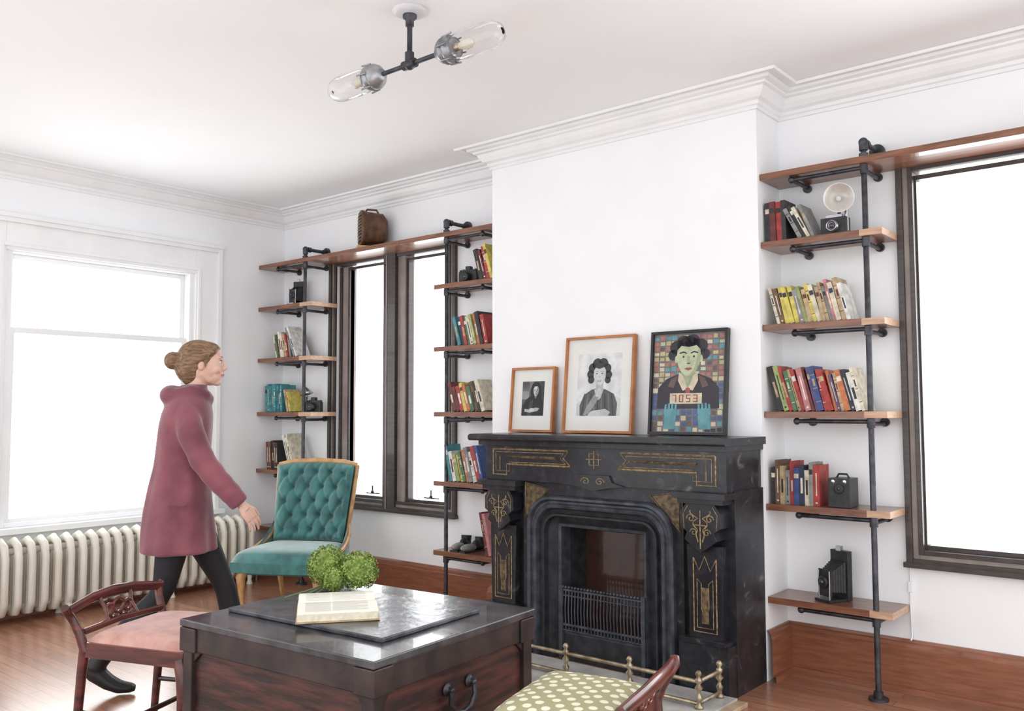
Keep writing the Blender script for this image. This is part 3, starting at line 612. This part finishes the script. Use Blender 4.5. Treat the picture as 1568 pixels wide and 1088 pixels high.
o.box((0,0,.045),(.125,.065,.09),blk);o.box((0,0,.098),(.08,.05,.018),chr_)
o.lathe([(0,0),(.032,0),(.032,.02),(.026,.03),(.022,.03),(.018,.022),(0,.02)],(0,-.032,.045),(0,-1,0),chr_,20);o.ball((0,-.05,.045),.017,lens,12)
o.tube([(.055,0,.02),(.055,0,.17)],.011,chr_,10)
refl=mat('flash_reflector',(220,216,210),.35,.4,rgb2=(200,196,190),scale=10)
o.lathe([(.014,.0),(.03,.008),(.055,.03),(.070,.055),(.074,.06),(.068,.058),(.050,.035),(.02,.015),(0,.012)],(.02,.0,.185),(.35,-1,-.1),refl,30);o.ball((.03,-.03,.18),.014,white,10)
o.tube([(.02,.0,.10),(.02,0,.185)],.009,blk,8)
o.out(.002)
o=B('vintage_box_camera');o.M=TR(-1.53,4.37,ZS[4]+.001,0)
o.box((0,0,.07),(.105,.12,.14),blk);o.lathe([(0,0),(.024,0),(.024,.008),(.016,.01),(0,.008)],(0,-.06,.09),(0,-1,0),irondk,18);o.ball((0,-.062,.09),.010,lens,10)
for xx in (-.028,.028): o.lathe([(0,0),(.01,0),(.01,.004),(0,.004)],(xx,-.06,.125),(0,-1,0),chr_,12)
o.tube([(-.03,0,.14),(-.02,0,.158),(.02,0,.158),(.03,0,.14)],.005,blk,8);o.out(.003)
def bellows(name,x,y,z,ang,s=1.):
    o=B(name);o.M=TR(x,y,z+.001,ang)@Matrix.Scale(s,4)
    o.box((0,.04,.12),(.11,.03,.24),blk);o.bb(-.05,.05,-.09,.04,0,.012,blk)
    Ls=[]
    for k in range(13):
        t=k/12;w=.046-.014*t+(.004 if k%2 else 0);h=.075-.03*t+(.004 if k%2 else 0);yy=.025-.09*t;zc=.115-.02*t
        Ls.append([(-w,yy,zc-h),(w,yy,zc-h),(w,yy,zc+h),(-w,yy,zc+h)])
    o.loops(Ls,blk,close=True)
    o.box((0,-.068,.09),(.08,.008,.13),irondk);o.lathe([(0,0),(.03,0),(.03,.014),(.02,.02),(0,.014)],(0,-.072,.095),(0,-1,0),blk,20);o.ball((0,-.088,.095),.014,lens,10)
    o.tube([(-.035,-.075,.012),(-.035,-.075,.15)],.004,chr_,6);o.tube([(.035,-.075,.012),(.035,-.075,.15)],.004,chr_,6)
    o.box((0,.03,.25),(.03,.02,.025),chr_);o.out(.0015)
bellows('folding_bellows_camera',-1.59,4.40,ZS[5],math.radians(-25))
bellows('folding_bellows_camera',-5.96,4.40,ZS[1],math.radians(20),.85)
def cam35(name,x,z,ang=0):
    o=B(name);o.M=TR(x,4.38,z+.001,ang);o.box((0,0,.04),(.14,.045,.08),blk);o.box((0,0,.085),(.13,.04,.014),irondk);o.box((0,0,.102),(.04,.035,.028),blk)
    o.lathe([(0,0),(.032,0),(.032,.03),(.028,.045),(.022,.045),(0,.035)],(0,-.022,.04),(0,-1,0),blk,20);o.ball((0,-.05,.04),.018,lens,10)
    for sg in (-1,1): o.lathe([(0,0),(.012,0),(.012,.01),(0,.011)],(sg*.048,0,.09),(0,0,1),chr_,12)
    o.out(.003)
cam35('vintage_camera',-4.02,ZS[1],.2);cam35('vintage_camera',-5.69,ZS[3],.3)
o=B('small_desk_lamp');o.M=TR(-5.835,4.42,ZS[3]+.001);o.lathe([(0,0),(.04,0),(.036,.012),(.008,.02),(.007,.13),(0,.13)],(0,0,0),(0,0,1),chr_,18);o.lathe([(.01,0),(.04,-.03),(.055,-.06),(.052,-.058),(.036,-.03),(0,-.008)],(0,-.02,.20),(0,-.3,1),chr_,20);o.tube([(0,0,.12),(0,-.01,.16),(0,-.02,.20)],.007,chr_,8);o.out()
o=B('pair_of_shoes')
for dx,an in ((0,.2),(.11,-.1)):
    o.M=TR(-4.10+dx,4.40,ZS[5]+.001,an)
    o.ball((0,-.05,.028),(.034,.07,.026),BM['grey']);o.ball((0,.04,.04),(.032,.06,.038),blk);o.tube([(0,.05,.04),(0,.055,.09)],[.032,.036],blk,12);o.bb(-.03,.03,-.11,.09,0,.01,blk)
o.M=Matrix.Identity(4);o.out()
# ------------------------------------------------------------------ walking woman
coat=mat('maroon_coat',(142,80,92),.75,rgb2=(104,52,66),scale=5,sheen=.3)
skin=mat('skin',(220,180,162),.55,rgb2=(210,166,148),scale=8)
hair=mat('brown_hair',(150,118,88),.5,rgb2=(92,68,50),scale=14,stretch=(1,7,7),detail=6,bump=.25)
legm=mat('black_leggings',(36,35,40),.7,rgb2=(28,27,32),scale=10);lip=mat('lips',(192,120,114),.5);eyew=mat('eye_white',(232,230,228),.3);eyed=mat('iris',(60,44,34),.3)
bootm=mat('black_boot',(36,36,38),.4)
E=bpy.data.objects.new('walking_woman',None);bpy.context.scene.collection.objects.link(E)
E.matrix_world=TR(-4.125,2.362,0,math.atan2(.812,.586))
def ring(cx,cy,z,rx,ry,n=56,p=2.3,fold=0.):
    r=[]
    for k in range(n):
        a=2*PI*k/n;c,s_=math.cos(a),math.sin(a);f=1+fold*math.sin(a*7+z*3)+fold*.6*math.sin(a*11-z*5)
        r.append((cx+rx*f*math.copysign(abs(c)**(2/p),c),cy+ry*f*math.copysign(abs(s_)**(2/p),s_),z))
    return r
o=B('coat')
R_=[(.655,-.005,.172,.205,.04),(.66,-.005,.178,.21,.04),(.73,-.008,.172,.205,.038),(.80,-.01,.166,.20,.032),(.88,-.01,.158,.192,.025),(.95,-.008,.15,.182,.018),(1.02,-.004,.139,.172,.022),(1.08,0,.131,.165,.016),(1.14,.006,.13,.17,.014),(1.20,.01,.13,.177,.01),(1.28,.016,.128,.186,.006),(1.34,.022,.122,.188,.002),(1.385,.027,.108,.172,0),(1.42,.032,.09,.135,0),(1.45,.04,.072,.10,0),(1.485,.055,.062,.07,0)]
o.loops([ring(cx,0,z,rx,ry,fold=f) for z,cx,rx,ry,f in R_],coat,close=True,cap=True,smooth=True)
def sleeve(P,sd):
    pts=[];rad=[]
    r0=[.045,.058,.066,.060,.057,.053,.048]
    n=32
    for i in range(n+1):
        t=i/n*(len(P)-1);k=min(int(t),len(P)-2);f=t-k
        pts.append(Vector(P[k]).lerp(Vector(P[k+1]),f));rad.append((r0[k]*(1-f)+r0[k+1]*f)*(1+(.045*math.sin(i*1.7+sd) if i>12 else 0)))
    o.tube(pts,rad,coat,18)
sleeve([(.03,-.06,1.375),(.034,-.15,1.335),(.06,-.200,1.24),(.12,-.238,1.11),(.19,-.244,1.02),(.25,-.24,.955),(.295,-.235,.90)],0)
sleeve([(.02,.06,1.375),(.022,.15,1.335),(-.035,.200,1.23),(-.10,.238,1.11),(-.12,.24,1.02),(-.12,.23,.95),(-.10,.22,.89)],2)
o.ball((-.055,0,1.43),(.06,.115,.055),coat);o.tube([(-.04,-.09,1.43),(.05,-.095,1.455),(.11,-.05,1.43),(.125,0,1.41),(.11,.05,1.43),(.05,.095,1.455),(-.04,.09,1.43)],.028,coat,12)
o.tube([(.05,-.192,.90),(-.04,-.196,.905)],[(.008,.012)]*2,coat,8)
o.out(remesh=.009,smooth=16,parent=E)
o=B('coat_buttons')
for z in (.80,.95,1.10,1.25): o.ball((.129+(.02 if z<.9 else 0),.0,z),.013,blk,10)
o.out(parent=E)
o=B('legs')
o.ball((0,0,.86),(.12,.16,.11),legm)
o.tube([(0,.09,.90),(.09,.09,.70),(.19,.09,.50),(.215,.09,.44),(.24,.09,.33),(.30,.09,.10),(.305,.09,.07)],[.09,.08,.056,.053,.054,.036,.036],legm,18)
o.tube([(0,-.09,.90),(-.025,-.09,.70),(-.06,-.09,.50),(-.09,-.09,.44),(-.19,-.09,.34),(-.35,-.09,.16),(-.36,-.09,.14)],[.09,.08,.056,.053,.054,.036,.036],legm,18)
o.out(remesh=.010,smooth=3,parent=E)
o=B('boot_front');o.tube([(.29,.09,.16),(.30,.09,.10),(.305,.09,.055)],[.046,.045,.045],bootm,14);o.tube([(.27,.09,.045),(.31,.09,.045),(.40,.09,.04),(.47,.09,.032),(.505,.09,.03)],[(.042,.036),(.045,.042),(.036,.045),(.028,.042),(.016,.025)],bootm,14);o.bb(.24,.50,.055,.125,.0,.014,bootm);o.out(remesh=.007,smooth=3,parent=E)
o=B('boot_rear');o.tube([(-.30,-.09,.22),(-.345,-.09,.165),(-.36,-.09,.13)],[.046,.046,.046],bootm,14);o.tube([(-.40,-.09,.145),(-.36,-.09,.11),(-.30,-.09,.06),(-.25,-.09,.035),(-.20,-.09,.028),(-.18,-.09,.026)],[(.036,.03),(.045,.042),(.036,.044),(.03,.044),(.022,.036),(.014,.02)],bootm,14);o.out(remesh=.007,smooth=3,parent=E)
hc=Vector((.100,0,1.590))
o=B('head')
o.ball(hc,(.092,.073,.106),skin,28);o.ball((.128,0,1.530),(.056,.050,.050),skin,20);o.ball((.164,0,1.495),(.019,.022,.016),skin)
o.tube([(.09,-.05,1.545),(.125,-.035,1.508),(.16,0,1.492),(.125,.035,1.508),(.09,.05,1.545)],[.02,.017,.016,.017,.02],skin,10)
o.tube([(.045,0,1.42),(.072,0,1.53)],[.048,.048],skin,16)
o.tube([(.184,0,1.618),(.194,0,1.588),(.203,0,1.568),(.188,0,1.558)],[.008,.0085,.010,.0085],skin,10)
o.ball((.184,0,1.536),(.011,.018,.011),skin,10)
for sg in (-1,1):
    o.ball((.088,sg*.075,1.580),(.016,.009,.028),skin,12);o.ball((.155,sg*.038,1.562),(.026,.024,.024),skin,12)
    o.ball((.172,sg*.032,1.620),(.014,.022,.008),skin,12)
o.out(remesh=.0040,smooth=4,parent=E)
o=B('face_features')
for sg in (-1,1):
    o.ball((.174,sg*.031,1.599),(.010,.013,.007),eyew,14);o.ball((.1825,sg*.031,1.599),(.0030,.0052,.0054),eyed,10)
    o.tube([(.184,sg*.014,1.620),(.185,sg*.032,1.625),(.171,sg*.050,1.619)],.003,hair,6)
    o.tube([(.183,sg*.02,1.605),(.185,sg*.031,1.6075),(.176,sg*.044,1.604)],.0018,eyed,6)
o.tube([(.182,-.019,1.5345),(.1925,-.007,1.537),(.1935,.0,1.5355),(.1925,.007,1.537),(.182,.019,1.5345)],[.002,.0035,.003,.0035,.002],lip,8)
o.tube([(.182,-.016,1.531),(.191,0,1.5295),(.182,.016,1.531)],[.002,.004,.002],lip,8);o.out(parent=E)
o=B('hair')   # hair pulled back into a loose low bun, ears showing
o.ball((.068,0,1.618),(.106,.084,.096),hair,32);o.ball((.025,0,1.575),(.072,.078,.085),hair,28);o.ball((.03,0,1.53),(.05,.062,.05),hair,24)
o.ball((-.055,0,1.605),(.042,.05,.046),hair,24)
o.ball((.085,0,1.672),(.085,.062,.036),hair,24)
for sg in (-1,1): o.tube([(.162,sg*.012,1.672),(.146,sg*.052,1.655),(.112,sg*.076,1.628),(.06,sg*.082,1.60)],[.014,.017,.016,.014],hair,10);o.tube([(.118,sg*.077,1.615),(.112,sg*.079,1.585),(.108,sg*.078,1.560)],[.007,.005,.003],hair,8)
o.out(remesh=.0048,smooth=6,parent=E)
def hand(name,wrist,d,n,sgn,s=1.):
    d=Vector(d).normalized();n=Vector(n);n=(n-d*n.dot(d)).normalized();t=d.cross(n)*sgn;w=Vector(wrist)
    o=B(name)
    P=lambda a,b,c:w+(d*a+t*b+n*c)*s
    o.tube([P(-.05,0,0),P(0,0,0),P(.03,0,0)],[.024,.022,.024],skin,12)
    for bb_ in (-.026,-.009,.009,.026): o.tube([P(.0,bb_*.6,0),P(.045,bb_,0),P(.085,bb_,.002)],[.014,.0145,.0115],skin,10)
    for bb_,L0,r in ((.028,.068,.0078),(.0095,.078,.0082),(-.0095,.072,.0078),(-.027,.056,.007)):
        o.tube([P(.08,bb_,0),P(.08+L0*.45,bb_*1.2,.006),P(.08+L0*.78,bb_*1.3,.018),P(.08+L0*.98,bb_*1.3,.032)],[r*1.05,r*.95,r*.88,r*.66],skin,10)
    o.tube([P(.02,.02,.002),P(.048,.045,.010),P(.075,.058,.018),P(.098,.060,.024)],[.014,.012,.0095,.007],skin,10)
    o.out(remesh=.0030,smooth=2,parent=E)
hand('hand_right',(.305,-.234,.892),(.58,.05,-.80),(-.5,.7,-.3),1,.92)
hand('hand_left',(-.098,.218,.872),(.15,0,-1),(.3,-1,0),-1,.92)
# ------------------------------------------------------------------ camera
F_=1348.339;yaw,pit,rol=[math.radians(a) for a in (39.749,3.565,.150)]
Fh=Vector((-math.sin(yaw),math.cos(yaw),0));R=Vector((math.cos(yaw),math.sin(yaw),0));Z=Vector((0,0,1))
Fv=Fh*math.cos(pit)+Z*math.sin(pit);U=-Fh*math.sin(pit)+Z*math.cos(pit)
R2=R*math.cos(rol)-U*math.sin(rol);U2=R*math.sin(rol)+U*math.cos(rol)
cd=bpy.data.cameras.new('camera');co=bpy.data.objects.new('camera',cd);bpy.context.scene.collection.objects.link(co)
M=Matrix((R2,U2,-Fv)).transposed().to_4x4();M.translation=Vector((0,0,1.35));co.matrix_world=M
cd.sensor_fit='HORIZONTAL';cd.sensor_width=36;cd.lens=F_/1568*36;cd.clip_start=.05
bpy.context.scene.camera=co
# ------------------------------------------------------------------ daylight: bright overcast sky, brightest on the window side
w=bpy.data.worlds.new('overcast_sky');bpy.context.scene.world=w;w.use_nodes=True
nt=w.node_tree;bg=nt.nodes['Background'];tc=nt.nodes.new('ShaderNodeTexCoord')
dp=nt.nodes.new('ShaderNodeVectorMath');dp.operation='DOT_PRODUCT';dp.inputs[1].default_value=(-.6,.8,0)
mr=nt.nodes.new('ShaderNodeMapRange');mr.inputs['From Min'].default_value=-.2;mr.inputs['From Max'].default_value=.7;mr.inputs['To Min'].default_value=2.05;mr.inputs['To Max'].default_value=6.0
nt.links.new(tc.outputs['Generated'],dp.inputs[0]);nt.links.new(dp.outputs['Value'],mr.inputs['Value']);nt.links.new(mr.outputs[0],bg.inputs[1])
bg.inputs[0].default_value=(.965,.988,1,1)
bpy.context.scene.view_settings.view_transform='Standard'
bpy.context.scene.view_settings.look='None'
